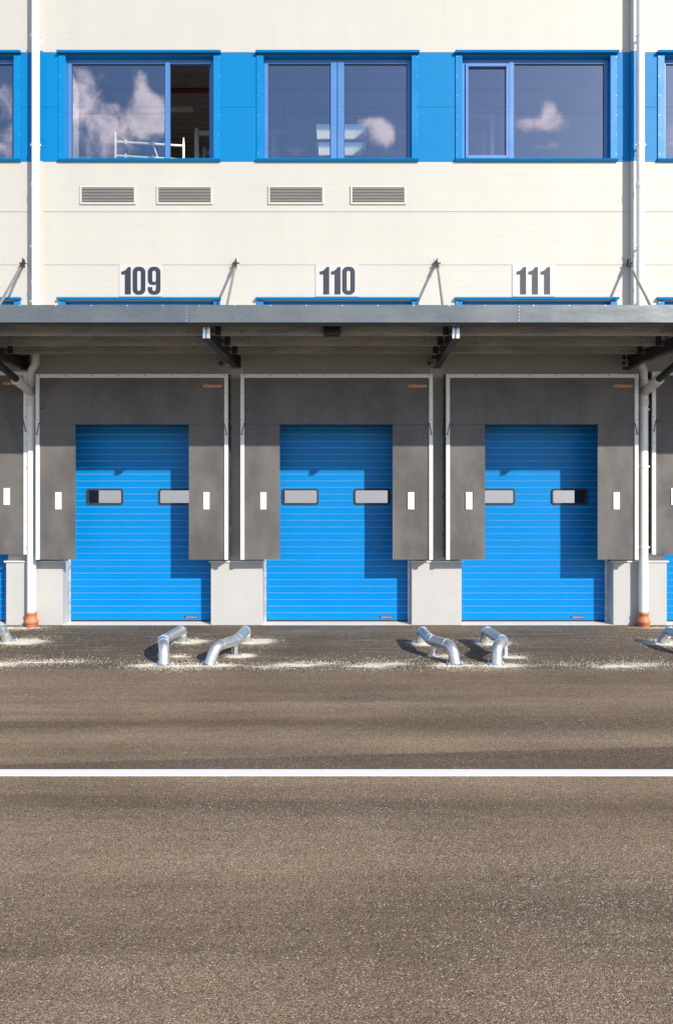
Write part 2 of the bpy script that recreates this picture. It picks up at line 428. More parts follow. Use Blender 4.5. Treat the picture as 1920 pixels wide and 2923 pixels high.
U = M2(nt, 'DIVIDE', sp.outputs[0], den); V = M2(nt, 'DIVIDE', sp.outputs[2], den)
south = M2(nt, 'LESS_THAN', sp.outputs[1], 0)
n1 = nz(nt, D, 7.5, 9, .60, .35); n2 = nz(nt, D, 2.4, 6, .55)
field = None
# cumulus over the yard, standing above the southern horizon: (azimuth slope, height slope, half widths, weight)
for (u, v, a, bb, w) in ((-.325,.500,.034,.024,.58), (-.345,.46,.035,.03,.25), (-.290,.462,.050,.018,.50), (-.250,.500,.010,.024,.62), (-.235,.475,.030,.016,.60), (-.222,.455,.02,.018,.55), (-.27,.437,.050,.016,.5), (-.295,.415,.040,.016,.42),
                         (-.030,.422,.034,.016,.46), (.050,.446,.018,.014,.70), (.060,.432,.012,.012,.4), (.034,.458,.014,.006,.4),
                         (.262,.452,.026,.010,.62), (.270,.473,.011,.015,.75), (.238,.455,.012,.012,.60), (.262,.428,.020,.005,.42), (.286,.462,.012,.008,.42), (-.42,.44,.03,.05,.5), (.62,.42,.2,.05,.6), (-.75,.5,.25,.08,.6)):
    dx = M2(nt,'MULTIPLY', M2(nt,'SUBTRACT', U, u), 1/a); dy = M2(nt,'MULTIPLY', M2(nt,'SUBTRACT', V, v), 1/bb)
    e = M2(nt,'MULTIPLY', M2(nt,'EXPONENT', M2(nt,'MULTIPLY', M2(nt,'ADD', M2(nt,'MULTIPLY',dx,dx), M2(nt,'MULTIPLY',dy,dy)), -.7)), w)
    field = e if field is None else M2(nt,'ADD', field, e)
field = M2(nt,'MULTIPLY', M2(nt,'MINIMUM', field, 1.1), south)
n3 = nz(nt, D, 26, 6, .62, .5)
tex = M2(nt,'ADD', M2(nt,'MULTIPLY', M2(nt,'SUBTRACT', n1, .5), 1.25), M2(nt,'MULTIPLY', M2(nt,'SUBTRACT', n3, .5), 1.5))
dens = ramp(nt, M2(nt,'ADD', field, M2(nt,'MULTIPLY', tex, ramp(nt, field, .02, .4, .25, 1.))), .30, .92)
# scattered fair-weather clouds elsewhere, not in the clear southern window
gen = M2(nt,'MULTIPLY', ramp(nt, M2(nt,'ADD', M2(nt,'MULTIPLY', n2, .7), M2(nt,'MULTIPLY', n1, .3)), .56, .70), ramp(nt, sp.outputs[1], -.35, .0))
gen = M2(nt,'MULTIPLY', gen, ramp(nt, sp.outputs[2], .05, .25))
dens = M2(nt,'MAXIMUM', dens, gen)
# hazy, milky air low over the horizon
hz = ramp(nt, sp.outputs[2], .0, .24, .6, 0)
c0 = mix(nt, hz, sky.outputs[0], (8.2, 8.0, 8.0))
cc = mix(nt, ramp(nt, n3, .35, .65), (8.2, 7.3, 7.7), (15.5, 13.4, 13.2))
c1 = mix(nt, M2(nt,'MULTIPLY', dens, .85), c0, cc)
bg = N(nt, 'ShaderNodeBackground'); bg.inputs['Strength'].default_value = .13; L(nt, c1, bg.inputs[0])
wo = N(nt, 'ShaderNodeOutputWorld'); L(nt, bg.outputs[0], wo.inputs[0])
S.view_settings.view_transform = 'Standard'; S.view_settings.look = 'None'; S.view_settings.exposure = .60; S.view_settings.gamma = 1
S.render.engine = 'CYCLES'
S.cycles.max_bounces = 10; S.cycles.diffuse_bounces = 5; S.cycles.glossy_bounces = 5; S.cycles.transparent_max_bounces = 12
S.cycles.use_denoising = True; S.cycles.sample_clamp_indirect = 6

# ------------------------------------------------------------------ ground
g = MB(); g.quad((-700,-900,0),(700,-900,0),(700,700,0),(-700,700,0))
tag(g.build('asphalt_yard', MT['asphalt']), 'brown grey asphalt yard in front of the loading doors', 'asphalt', kind='structure')
g = MB()
for i in range(30):
    g.box(-30+2*i, -28+2*i, -7.775, -7.61, .001, .004)
tag(g.build('road_marking', MT['line']), 'white painted line running across the asphalt yard', 'road marking', kind='structure')

g = MB(); g.quad((-700,-900,.004),(700,-900,.004),(700,-62,.004),(-700,-62,.004))  # unseen pale ground behind the camera, added to brighten the pane reflections
tag(g.build('reflector_ground', paint('pale_reflector', (.62,.59,.55), .9, var=.12, vscale=.2)), 'pale gravel ground added out of view to brighten the door panes', 'reflector', kind='structure')

# loose sand grains: heaped round the pipe feet and swept in lines
g = MB(); rnd = random.Random(3)
def grain(x, y, r):
    z = .002
    a = rnd.random()*6.28
    vs = [(x+r*cos(a+k*2.094), y+r*sin(a+k*2.094), z-.001) for k in range(3)]+[(x+r*.2*cos(a), y+r*.2*sin(a), z+r*.9)]
    g.add(vs, [(0,1,3),(1,2,3),(2,0,3)])
for (cx, cy, a, w, s) in SANDY:
    n = int(560*s*a/.45)
    for _ in range(n):
        x, y = rnd.gauss(cx, a*.75), rnd.gauss(cy, w*1.35)
        if y > -.14: continue
        grain(x, y, rnd.uniform(.0025, .0065))
for _ in range(1800):
    x = rnd.uniform(-6.5, 6.5); y = -3.18 - rnd.gauss(0, .24)
    if y < -3.62: continue
    if noise.noise((x*.55, y*.8, 3.1)) + rnd.uniform(-.3,.3) > .12: grain(x, y, rnd.uniform(.002, .006))
for _ in range(900):
    grain(rnd.uniform(-6.5,6.5), rnd.uniform(-3.2,-.2), rnd.uniform(.002,.006))
tag(g.build('sand', MT['sand']), 'pale loose sand scattered round the pipe feet and in swept lines', 'sand', kind='stuff')

# ------------------------------------------------------------------ warehouse
WH = empty('warehouse_building', 'cream panel warehouse with blue window band and blue loading doors', 'warehouse')
BAYS = [-7.645, -3.765, .003, 3.785, 7.665]
WINC = [-7.53, -3.74, .02, 3.793, 7.63]
DOORX = [(-9.04,-6.24), (-5.172,-2.374), (-1.397,1.417), (2.361,5.222), (6.236,9.04)]
Z0, Z1 = 8.81, 10.88            # blue band
XL, XR = -24., 24.
holes = [(c-1.43, c+1.43, 8.85, 10.83) for c in WINC] + [(c-1.43, c+1.43, 5.30, 6.15) for c in WINC] + [(a, b, -.1, 4.02) for a, b in DOORX]
def wall_cells(mb, x0, x1, z0, z1, y):
    xs = sorted({x0, x1, *[h[0] for h in holes if x0 < h[0] < x1], *[h[1] for h in holes if x0 < h[1] < x1]})
    zs = sorted({z0, z1, *[h[2] for h in holes if z0 < h[2] < z1], *[h[3] for h in holes if z0 < h[3] < z1]})
    for i in range(len(xs)-1):
        for j in range(len(zs)-1):
            cx, cz = (xs[i]+xs[i+1])/2, (zs[j]+zs[j+1])/2
            if any(h[0] < cx < h[1] and h[2] < cz < h[3] for h in holes): continue
            mb.quad((xs[i],y,zs[j]),(xs[i+1],y,zs[j]),(xs[i+1],y,zs[j+1]),(xs[i],y,zs[j+1]))
seams = [0, 1.2, 1.78, 2.79, 3.80, 4.81, 5.82, 6.835, 7.845, Z0]
cr = MB()
for a, b in zip(seams[:-1], seams[1:]): wall_cells(cr, XL, XR, a+.004, b-.004, 0)
for a, b in zip((Z1, 11.89, 12.9), (11.89, 12.9, 13.9)): wall_cells(cr, XL, XR, a+.004, b-.004, 0)
wall_cells(cr, XL, XR, 0, 13.9, .014)                      # panel tongues in the joints
cr.build('wall', MT['cream'], WH)
for a, b in ((Z0, 9.835), (9.835, Z1)):
    m = MB(); wall_cells(m, XL, XR, a+.003, b-.003, -.006)
    m.quad((XL,-.006,a+.003),(XL,0.0,a+.003),(XR,0.0,a+.003),(XR,-.006,a+.003))
    m.build('wall_panel', MT['bluepanel'], WH)
m = MB(); m.box(XL, XR, -.012, .0, Z0-.006, Z0+.004); m.build('drip_strip', MT['blueflash'], WH)
# parapet cap, roof, side and rear walls, floors
m = MB(); m.box(XL-.05, XR+.05, -.06, .25, 13.9, 13.97); m.build('parapet_cap', MT['cream_flat'], WH)
m = MB()
m.box(XL-.1, XL, .02, 30, 0, 13.2); m.build('side_wall', MT['innerwall'], WH)
m = MB(); m.box(XR, XR+.1, .02, 30, 0, 13.2); m.build('side_wall', MT['innerwall'], WH)
m = MB(); m.box(XL, XR, 30, 30.15, 0, 13.2); m.build('rear_wall', MT['innerwall'], WH)
m = MB(); m.box(XL, XR, .32, 29.9, 7.75, 7.95); m.build('upper_floor', MT['floor'], WH)
# ribbed roof deck with two rooflights left open
RL = [(-.58,.83,6.05,7.06), (-.56,.80,7.16,8.15)]
def deck(mb, x0, x1, y0, y1, z):
    n = max(1, int((y1-y0)/.3)); p = (y1-y0)/n; pr = []
    for k in range(n):
        b0 = y0+k*p
        pr += [(b0, z), (b0+p*.42, z), (b0+p*.54, z+.12), (b0+p*.88, z+.12)]
    pr.append((y1, z))
    top = [(y1, z+.2), (y0, z+.2)]
    mb.extrude_y(pr+top, x0, x1)
m = MB(); ZR = 12.3
deck(m, XL, -.58, .02, 29.9, ZR); deck(m, .83, XR, .02, 29.9, ZR); deck(m, -.58, .83, .02, 6.05, ZR); deck(m, -.58, .83, 7.06, 7.16, ZR); deck(m, -.58, .83, 8.15, 29.9, ZR)
m.build('roof', MT['inner'], WH)
mp_ = bpy.data.materials.new('rooflight_acrylic'); mp_.use_nodes = True; t2 = mp_.node_tree; bb = t2.nodes['Principled BSDF']
bb.inputs['Base Color'].default_value = (.62,.66,.62,1); bb.inputs['Transmission Weight'].default_value = 1; bb.inputs['Roughness'].default_value = .7; bb.inputs['IOR'].default_value = 1.05
for (a, b, c, d) in RL:
    m = MB(); m.box(a+.03, b-.03, c+.03, d-.03, ZR-.004, ZR+.006)
    sk = m.build('skylight', mp_, WH)
    m = MB(); m.box(a, a+.04, c, d, ZR-.02, ZR+.25); m.box(b-.04, b, c, d, ZR-.02, ZR+.25); m.box(a+.04, b-.04, c, c+.04, ZR-.02, ZR+.25); m.box(a+.04, b-.04, d-.04, d, ZR-.02, ZR+.25)
    m.build('frame', MT['oldwhite'], sk)
# roof girders and wind braces
for x in (-11.3, -5.65, 0, 5.65, 11.3):
    m = MB(); m.box(x-.1, x+.1, .4, 29.8, 11.86, 12.26); m.build('roof_girder', MT['beam'], WH)
for (x0, x1) in ((-1.95,-3.15), (-2.5,-.15), (2.5,.15), (1.95,3.15)):
    m = MB(); m.bar((x0,1.6,11.1), (x1,1.6,12.2), .1, .1); m.build('roof_brace', MT['beam'], WH)
m = MB(); m.tube([(XL,3.6,11.95),(XR,3.6,11.95)], .055, 12); m.build('sprinkler_pipe', MT['red'], WH)
for x in (-5.1,):
    m = MB(); m.box(x-.06, x, .24, .62, 7.95, 10.6); m.build('partition', MT['white'], WH)
# plinth piers between the doors
PIERS = [(-10.4,-9.04), (-6.24,-5.172), (-2.374,-1.397), (1.417,2.361), (5.222,6.236), (9.04,10.4)]
for a, b in PIERS:
    m = MB(); m.cbox(a, b, -.10, .32, -.05, 1.185, .008); pr = m.build('pier', MT['concrete'], WH)
    m = MB(); m.cbox(a-.03, b+.03, -.135, -.002, 1.187, 1.215, .004); m.build('ledge', MT['oldwhite'], pr)
for a, b in ((XL,-10.4), (10.4, XR)):
    m = MB(); m.box(a, b, -.10, .0, -.05, 1.2); m.build('plinth', MT['concrete'], WH)
# vertical cover strips on the panel joints
for x in (-16.94, -5.645, 5.645, 16.94):
    m = MB(); m.box(x-.07, x+.07, -.035, .0, 1.23, 8.80); m.box(x-.07, x+.07, -.035, .0, 10.89, 13.88)
    for z in [1.6+.55*k for k in range(13)]: m.disc((x+.05,-.037,z), (0,1,0), .008, .008, 8)
    m.build('cover_strip', MT['cream_flat'], WH)
    m = MB(); m.box(x-.07, x+.07, -.038, .0, 8.80, 10.89)
    for z in [9.0+.45*k for k in range(5)]: m.disc((x+.05,-.04,z), (0,1,0), .009, .008, 8)
    m.build('cover_strip', MT['blueflash'], WH)
for x in (-1.89, 1.89):                                    # flat joint strips between the shelters
    m = MB(); m.box(x-.13, x+.13, -.018, .0, 4.66, 4.88); m.build('cover_strip', MT['cream_flat'], WH)

# ---- big windows of the blue band
def prism_trim(mb, x0, x1, y0, y1, z0, z1): mb.cbox(x0, x1, y0, y1, z0, z1, .004)
def window(cx, cfg, zb=Z0, zt=Z1, small=False, half=1.535):
    """cfg: list of ('fixed'|'sash'|'gap', x0, x1) in metres from the centre"""
    m = MB()                                               # folded sheet surround
    for s in (-1, 1):
        a, b = sorted((s*half, s*1.405))
        m.cbox(cx+a, cx+b, -.03, -.008, zb+.02, zt-.055, .004)
        a, b = sorted((s*1.43, s*1.405))
        m.box(cx+a, cx+b, -.006, .125, zb+.06, zt-.06)      # reveal lining
    m.box(cx-1.405, cx+1.405, .0, .125, zt-.075, zt-.06)
    w = None
    mh = MB(); m2 = m; m = mh; m.extrude_y([(-.008,zt+.012),(-.100,zt-.004),(-.104,zt-.010),(-.086,zt-.044),(-.082,zt-.044),(-.008,zt-.034)], cx-half-.015, cx+half+.015)
    m = MB(); msl = m; m.extrude_y([(-.050,zb-.016),(-.008,zb-.016),(.14,zb+.062),(.14,zb+.075),(-.005,zb+.050),(-.078,zb+.026),(-.080,zb+.020)], cx-half-.005, cx+half+.005)
    m = m2
    for s in (-1, 1):
        for z in [zb+.12+.37*k for k in range(int((zt-zb-.1)/.37)+1)]:
            m.disc((cx+s*1.51,-.032,z), (0,1,0), .0055, .008, 8, 1)
    w = m2.build('window', [MT['blueflash'], MT['rivet']], WH); mh.build('head_flashing', MT['blueflash'], w); msl.build('sill', MT['blueflash'], w)
    f0, f1 = zb+.055, zt-.078
    m = MB(); m.cbox(cx-1.404, cx-1.33, .10, .17, f0, f1, .006); m.cbox(cx+1.33, cx+1.404, .10, .17, f0, f1, .006)
    m.box(cx-1.33, cx+1.33, .102, .168, f1-.085, f1); m.box(cx-1.33, cx+1.33, .102, .168, f0, f0+.03)
    m.build('frame', MT['blueframe'], w)
    for c in cfg:
        kind, a, b = c
        if kind == 'bar':
            m = MB(); m.cbox(cx+a, cx+b, .085, .172, f0+.01, f1-.03, .008); m.build('mullion', MT['blueframe'], w)
        if kind == 'sash':
            m = MB(); t = .055
            m.cbox(cx+a, cx+a+t, .07, .15, f0+.035, f1-.09, .006); m.cbox(cx+b-t, cx+b, .07, .15, f0+.035, f1-.09, .006)
            m.box(cx+a+t, cx+b-t, .073, .148, f1-.09-t, f1-.09); m.box(cx+a+t, cx+b-t, .073, .148, f0+.035, f0+.035+t)
            m.build('sash', MT['blueframe'], w)
            a += t-.01; b -= t-.01
        if kind in ('fixed', 'sash'):
            m = MB(); m.quad((cx+a,.135,f0+.02), (cx+b,.135,f0+.02), (cx+b,.135,f1-.04), (cx+a,.135,f1-.04)); m.build('pane', MT['glass'], w)
            m = MB(); t = .012
            for q in ((a-.002, a+t), (b-t, b+.002)): m.box(cx+q[0], cx+q[1], .122, .133, f0+.03, f1-.085)
            m.box(cx+a+t, cx+b-t, .122, .133, f1-.098, f1-.085)
            m.build('glazing_bead', MT['seal'], w)
        if kind == 'open':                                  # casement swung into the hall
            m = MB(); wd = b-a; t = .06
            h = Vector((cx+b-.01, .19, 0)); d = Vector((.06, .998, 0))
            z0, z1 = f0+.04, f1-.09
            for q in (0, wd-t):
                m.bar(h+d*(q+t/2)+Vector((0,0,z0)), h+d*(q+t/2)+Vector((0,0,z1)), t, .06)
            m.bar(h+d*t+Vector((0,0,z1-t/2)), h+d*(wd-t)+Vector((0,0,z1-t/2)), .06, t); m.bar(h+d*t+Vector((0,0,z0+t/2)), h+d*(wd-t)+Vector((0,0,z0+t/2)), .06, t)
            m.build('open_sash', MT['blueframe'], w)
    return w
window(WINC[0], [('fixed',-1.33,-.5), ('bar',-.5,-.42), ('fixed',-.42,1.33)])
window(WINC[1], [('fixed',-1.33,.46), ('bar',.46,.555), ('open',.555,1.33)])
window(WINC[2], [('fixed',-1.33,-.135), ('bar',-.135,-.01), ('bar',-.002,.125), ('fixed',.125,1.33)])
window(WINC[3], [('sash',-1.33,-.50), ('bar',-.50,-.40), ('fixed',-.40,1.33)])
window(WINC[4], [('fixed',-1.33,.4), ('bar',.4,.5), ('fixed',.5,1.33)])
for c in WINC:
    window(c, [('fixed',-1.33,1.33)], 5.26, 6.205, True)

# ---- louvred vents
for xa, xb in ((229,388.5), (447.6,607), (765,924), (999.5,1158)):
    x0, x1 = (xa-960)/150, (xb-960)/150; z0, z1 = 7.98, 8.335
    m = MB(); t = .036
    m.cbox(x0, x0+t, -.028, .0, z0, z1, .005); m.cbox(x1-t, x1, -.028, .0, z0, z1, .005)
    m.cbox(x0+t, x1-t, -.027, .0, z1-t, z1, .004); m.cbox(x0+t, x1-t, -.027, .0, z0, z0+t, .004)
    vt = m.build('vent', MT['vent'], WH)
    m = MB(); m.box(x0+t, x1-t, -.0035, -.0015, z0+t, z1-t); m.build('backing', MT['ventdark'], vt)
    m = MB(); n = 10; p = (z1-z0-2*t)/n
    for k in range(n):
        zz = z0+t+k*p
        m.extrude_y([(-.025,zz+p*.02),(-.025,zz+p*.36),(-.014,zz+p*.44),(-.014,zz+p*.36)], x0+t, x1-t)
    m.build('louvre', MT['slat'], vt)

# ---- text helper
def text_mesh(txt, size, bold=0., ext=.001, name='text'):
    cu = bpy.data.curves.new(name, 'FONT'); cu.body = txt; cu.size = size; cu.extrude = ext; cu.offset = bold
    cu.space_character = 1.06
    o = bpy.data.objects.new(name, cu); COL.objects.link(o)
    bpy.context.view_layer.update()
    me = bpy.data.meshes.new_from_object(o.evaluated_get(bpy.context.evaluated_depsgraph_get()))
    bpy.data.objects.remove(o); bpy.data.curves.remove(cu)
    xs = [v.co.x for v in me.vertices]; ys = [v.co.y for v in me.vertices]
    return me, (min(xs), max(xs), min(ys), max(ys))
def lettering(txt, x0, x1, zc, h, y, mat, parent, name, bold=.0):
    me, bb = text_mesh(txt, 1, bold)
    sx, sz = (x1-x0)/(bb[1]-bb[0]), h/(bb[3]-bb[2])
    for v in me.vertices:
        v.co = ((v.co.x-bb[0])*sx+x0, y - v.co.z*1.0, (v.co.y-(bb[2]+bb[3])/2)*sz+zc)
    me.materials.clear(); me.materials.append(mat)
    o = bpy.data.objects.new(name, me); COL.objects.link(o); o.parent = parent
    return o

# ---- sectional dock doors (leaf 0.27 m behind the wall face)
RIB = .1277
def dock_door(a, b, wins, cx):
    m = MB(); x0, x1, y = a-.06, b+.06, .27
    pr = []; nr = int(4.1/RIB)
    for k in range(nr):
        z = .035+k*RIB
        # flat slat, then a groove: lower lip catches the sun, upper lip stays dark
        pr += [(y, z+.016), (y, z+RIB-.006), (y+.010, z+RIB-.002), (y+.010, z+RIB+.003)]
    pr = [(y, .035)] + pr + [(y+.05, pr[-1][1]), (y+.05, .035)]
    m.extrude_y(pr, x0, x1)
    for k in range(len(pr)-1):                               # bright glint painted on the upward lips
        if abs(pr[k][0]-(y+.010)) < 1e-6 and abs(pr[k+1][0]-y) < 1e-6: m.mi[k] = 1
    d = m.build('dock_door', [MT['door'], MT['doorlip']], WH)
    for wx in wins:
        m = MB(); w2, h2, z, r = .355, .157, 2.42, .05
        def rr(w, h, r, n=5):
            out = []
            for (sx, sz, a0) in ((1,1,0),(-1,1,90),(-1,-1,180),(1,-1,270)):
                for k in range(n+1):
                    t = radians(a0+90*k/n); out.append((sx*(w-r)+r*cos(t), sz*(h-r)+r*sin(t)))
            return out
        O, I = rr(w2, h2, r), rr(w2-.036, h2-.036, r*.6); n = len(O)
        vs = [(wx+x, y-.002, z+zz) for x, zz in O]+[(wx+x*.985, y-.022, z+zz*.97) for x, zz in O]+[(wx+x, y-.022, z+zz) for x, zz in I]+[(wx+x, y-.004, z+zz) for x, zz in I]
        fs = []
        for q in range(3):
            for j in range(n):
                A, B = q*n+j, q*n+(j+1) % n; fs.append((A, B, B+n, A+n))
        m.add(vs, fs); m.build('window_frame', MT['seal'], d)
        m = MB(); m.add([(wx+x, y-.006, z+zz) for x, zz in rr(w2-.034, h2-.034, r*.6)], [tuple(range(n))]); m.build('window_pane', MT['doorpane'], d)
        m = MB(); m.add([(wx+x, y-.003, z+zz) for x, zz in rr(w2-.034, h2-.034, r*.6)], [tuple(range(n))]); m.build('window_recess', MT['black'], d)
    m = MB(); m.box(x0, x1, y-.004, y+.05, .003, .034); m.build('bottom_seal', MT['seal'], d)
    px = a + (2.36 if cx != BAYS[3] else 2.30)
    m = MB(); m.box(px-.13, px+.13, y-.006, y-.001, .066, .112); pl = m.build('nameplate', MT['plate'], d)
    lettering('HÖRMANN', px-.105, px+.115, .090, .030, y-.0075, MT['plateletter'], d, 'lettering', .01)
    for s, x in ((1, a), (-1, b)):                          # steel guide rails in the jambs
        m = MB()
        m.box(min(x+s*.004, x+s*.022), max(x+s*.004, x+s*.022), .16, .255, .0, 3.98)
        m.box(min(x+s*.022, x+s*.042), max(x+s*.022, x+s*.042), .235, .255, .0, 3.98)
        m.box(min(x+s*.004, x+s*.11), max(x+s*.004, x+s*.06), .14, .25, .0, .012)
        m.build('guide_rail', MT['rail'], d)
    return d
for i, (a, b) in enumerate(DOORX):
    c = BAYS[i]
    wins = {1: (-4.48,-3.09), 2: (-.70,.687), 3: (3.10,4.505)}.get(i, (c-.7, c+.7))
    dock_door(a, b, wins, c)
    m = MB(); m.box(a, b, -.115, .34, -.05, .0025); m.build('threshold', MT['sill'], WH)
    m = MB(); m.box(a-.12, a, .0145, .33, 1.22, 4.02); m.box(b, b+.12, .0145, .33, 1.22, 4.02); m.box(a-.12, b+.12, .0145, .33, 4.02, 4.14); m.build('door_frame', MT['oldwhite'], WH)

# ------------------------------------------------------------------ dock shelters
def sheet(mb, x0, x1, z0, z1, y, t, bulge, nx=14, nz_=24):
    """hanging flap: a sheet with its own waviness, thickness t"""
    F = []
    for j in range(nz_+1):
        for i in range(nx+1):
            x, z = x0+(x1-x0)*i/nx, z0+(z1-z0)*j/nz_
            F.append((x, y+bulge(i/nx, j/nz_, x, z), z))
    Bk = [(x, y_+t, z) for x, y_, z in F]; n = len(F); w = nx+1; fs = []
    for j in range(nz_):
        for i in range(nx):
            a = j*w+i; fs.append((a, a+1, a+1+w, a+w)); fs.append((n+a, n+a+w, n+a+1+w, n+a+1))
    for i in range(nx):
        fs.append((i, n+i, n+i+1, i+1)); a = nz_*w+i; fs.append((a, a+1, n+a+1, n+a))
    for j in range(nz_):
        a = j*w; fs.append((a, a+w, n+a+w, n+a)); a = j*w+nx; fs.append((a, n+a, n+a+w, a+w))
    mb.add(F+Bk, fs, 0, False); return mb
SH_LABEL = ['black dock shelter cut off by the left picture edge, beyond the downpipe',
            'black flap dock shelter round the door under number 109',
            'black flap dock shelter round the middle door under number 110',
            'black flap dock shelter round the door under number 111',
            'black dock shelter cut off by the right picture edge, beyond the downpipe']
def shelter(i, cx, dy, dz):
    seed = 11*i+3; rn = random.Random(seed)
    sh = empty('dock_shelter', SH_LABEL[i], 'dock shelter', (cx, dy, dz), 0, 'black flap dock shelters round the loading doors')
    hw, zb, zt, yf = 1.77, 1.27, 4.694, -.474
    # white aluminium front frame with screws
    m = MB(); t = .07
    m.cbox(-hw, -hw+t, yf-.012, yf+.03, zb, zt-t, .005); m.cbox(hw-t, hw, yf-.012, yf+.03, zb, zt-t, .005); m.cbox(-hw, hw, yf-.014, yf+.03, zt-t, zt, .005)
    for x in [-1.70+.4857*k*1.0 for k in range(8)]: m.disc((x, yf-.015, zt-.032), (0,1,0), .010, .006, 8, 1)
    for s in (-1, 1):
        for z in [1.4+.49*k for k in range(7)]: m.disc((s*(hw-.032), yf-.013, z), (0,1,0), .009, .006, 8, 1)
    m.build('frame', [MT['alu'], MT['screw']], sh)
    # header flap
    ph = rn.uniform(0, 6)
    m = MB(); sheet(m, -hw+t-.005, hw-t+.005, 3.765, zt-t+.01, yf-.001, .004, lambda u, v, x, z: -.012*(1-v)*(sin(u*pi))-.006*(1-v)*sin(x*2.1+ph)-.003*sin(x*5.3+ph*2)*(1-v), 30, 8)
    hf = m.build('header_flap', MT['flap'], sh)
    for s in (-1, 1):
        m = MB(); m.disc((s*1.655, yf-.006, 4.055), (0,1,0), .018, .006, 10); m.build('eyelet', MT['black'], hf)
    lettering('HÖRMANN', 1.318, 1.655, 4.475, .066, yf-.013, MT['orange'], hf, 'lettering', .03)
    # side flaps, hanging from behind the header to about a metre above the ground
    for s in (-1, 1):
        xo, xi = s*(hw-t+.005), s*(hw-t-.66 + rn.uniform(-.01,.01)); x0, x1 = min(xo, xi), max(xo, xi); k1, k2, k3 = rn.uniform(0,6), rn.uniform(.5,1.4), rn.uniform(-1,1)
        def bul(u, v, x, z, s=s, k1=k1, k2=k2, k3=k3):
            e = (u if s < 0 else 1-u)                       # 0 at the frame, 1 at the free inner edge
            return .010*e*e*k3*(1-v) + .008*k2*e*sin(z*1.7+k1) + .004*e*sin(z*4.1+k1*2)
        m = MB(); sheet(m, x0, x1, zb+.003, 3.90, yf+.020, .004, bul, 10, 28)
        sf = m.build('side_flap', MT['flap'], sh)
        xc = {(-1):-1.352, 1:1.372}[s] + rn.uniform(-.01,.01)
        e = (abs(xc)-1.02)/.66; yo = bul((xc-x0)/(x1-x0), .42, xc, 2.42)
        m = MB(); m.box(xc-.056, xc+.056, yf+.012+yo-.012, yf+.012+yo+.006, 2.20, 2.515); m.build('marker_strip', MT['strip'], sf)
        # bungee from header corner to frame
        m = MB(); m.tube([(s*1.697, yf-.012, 3.80), (s*1.70, yf-.024, 3.78), (s*1.742, yf-.024, 3.60), (s*1.742, yf-.014, 3.585)], .007, 8); m.disc((s*1.742, yf-.02, 3.585), (0,1,0), .014, .014, 10)
        m.build('bungee', MT['black'], sh)
        # folded side curtain back to the wall
        m = MB(); vs, fs = [], []; ny, nz2 = 7, 90
        for j in range(nz2+1):
            z = zb+.02+(zt-zb-.06)*j/nz2; fade = min(1, max(0, (4.3-z)/.5))
            for q in range(ny+1):
                v = q/ny; y = yf+.031+(-yf-.033)*v
                amp = .022*sin(pi*v)*fade
                x = s*(hw-.012) + s*amp*(sin(z*26+k1+v*2.0)+.8*sin(z*53+2*v+k2*3)+.6*sin(v*9+z*9))*.55 + s*.02*sin(pi*v)
                vs.append((x, y, z))
        for j in range(nz2):
            for q in range(ny):
                A = j*(ny+1)+q; fs.append((A, A+1, A+ny+2, A+ny+1))
        m.add(vs, fs, 0, True); m.build('side_curtain', MT['curtain'], sh)
        m = MB(); m.bar((s*(hw-.06), yf+.035, 4.10), (s*(hw-.06), -.01, 3.75), .03, .03); m.build('folding_arm', MT['rail'], sh)
    m = MB(); m.extrude_y([(yf+.03,zt-.012),(yf+.03,zt-.004),(0,zt+.04),(0,zt+.03)], -hw+.004, hw-.004); m.build('top_cover', MT['shelter_top'], sh)
    return sh
for i, c in enumerate(BAYS):
    edge = i in (0, 4)
    shelter(i, c + {0:.10, 4:-.0}.get(i, 0), .22 if edge else 0, .075 if edge else 0)

# ------------------------------------------------------------------ canopy
CA = empty('loading_canopy', 'long grey steel canopy hung on tie rods above the loading doors', 'canopy', (0,0,0))
YC, ZT, ZB = -3.30, 5.33, 5.07
CX0, CX1 = -14.0, 14.0
js = [CX0, -8.6, -2.235, 2.72, 8.7, CX1]
for k in range(len(js)-1):
    m = MB(); dy = .003*(k % 2)
    m.extrude_y([(YC-dy,ZB),(YC-dy,ZT),(YC+.12,ZT+.012),(YC+.12,ZT+.004),(YC+.012-dy,ZT-.008),(YC+.012-dy,ZB+.004),(YC+.05,ZB+.004),(YC+.05,ZB)], js[k]-(.03 if k % 2 else 0), js[k+1]+(.03 if k % 2 else 0))
    x = js[k]+.2
    while x < js[k+1]: m.disc((x,YC-.004-dy,ZT-.012), (0,1,0), .008, .008, 8, 1); x += .53
    if k % 2:
        for xx in (js[k]-.015, js[k+1]+.015):
            for z in (ZB+.03,ZB+.08,ZB+.13,ZB+.18,ZB+.23): m.disc((xx,YC-.006,z), (0,1,0), .006, .006, 8, 1)
    m.build('fascia', [MT['fascia'], MT['rivet']], CA)
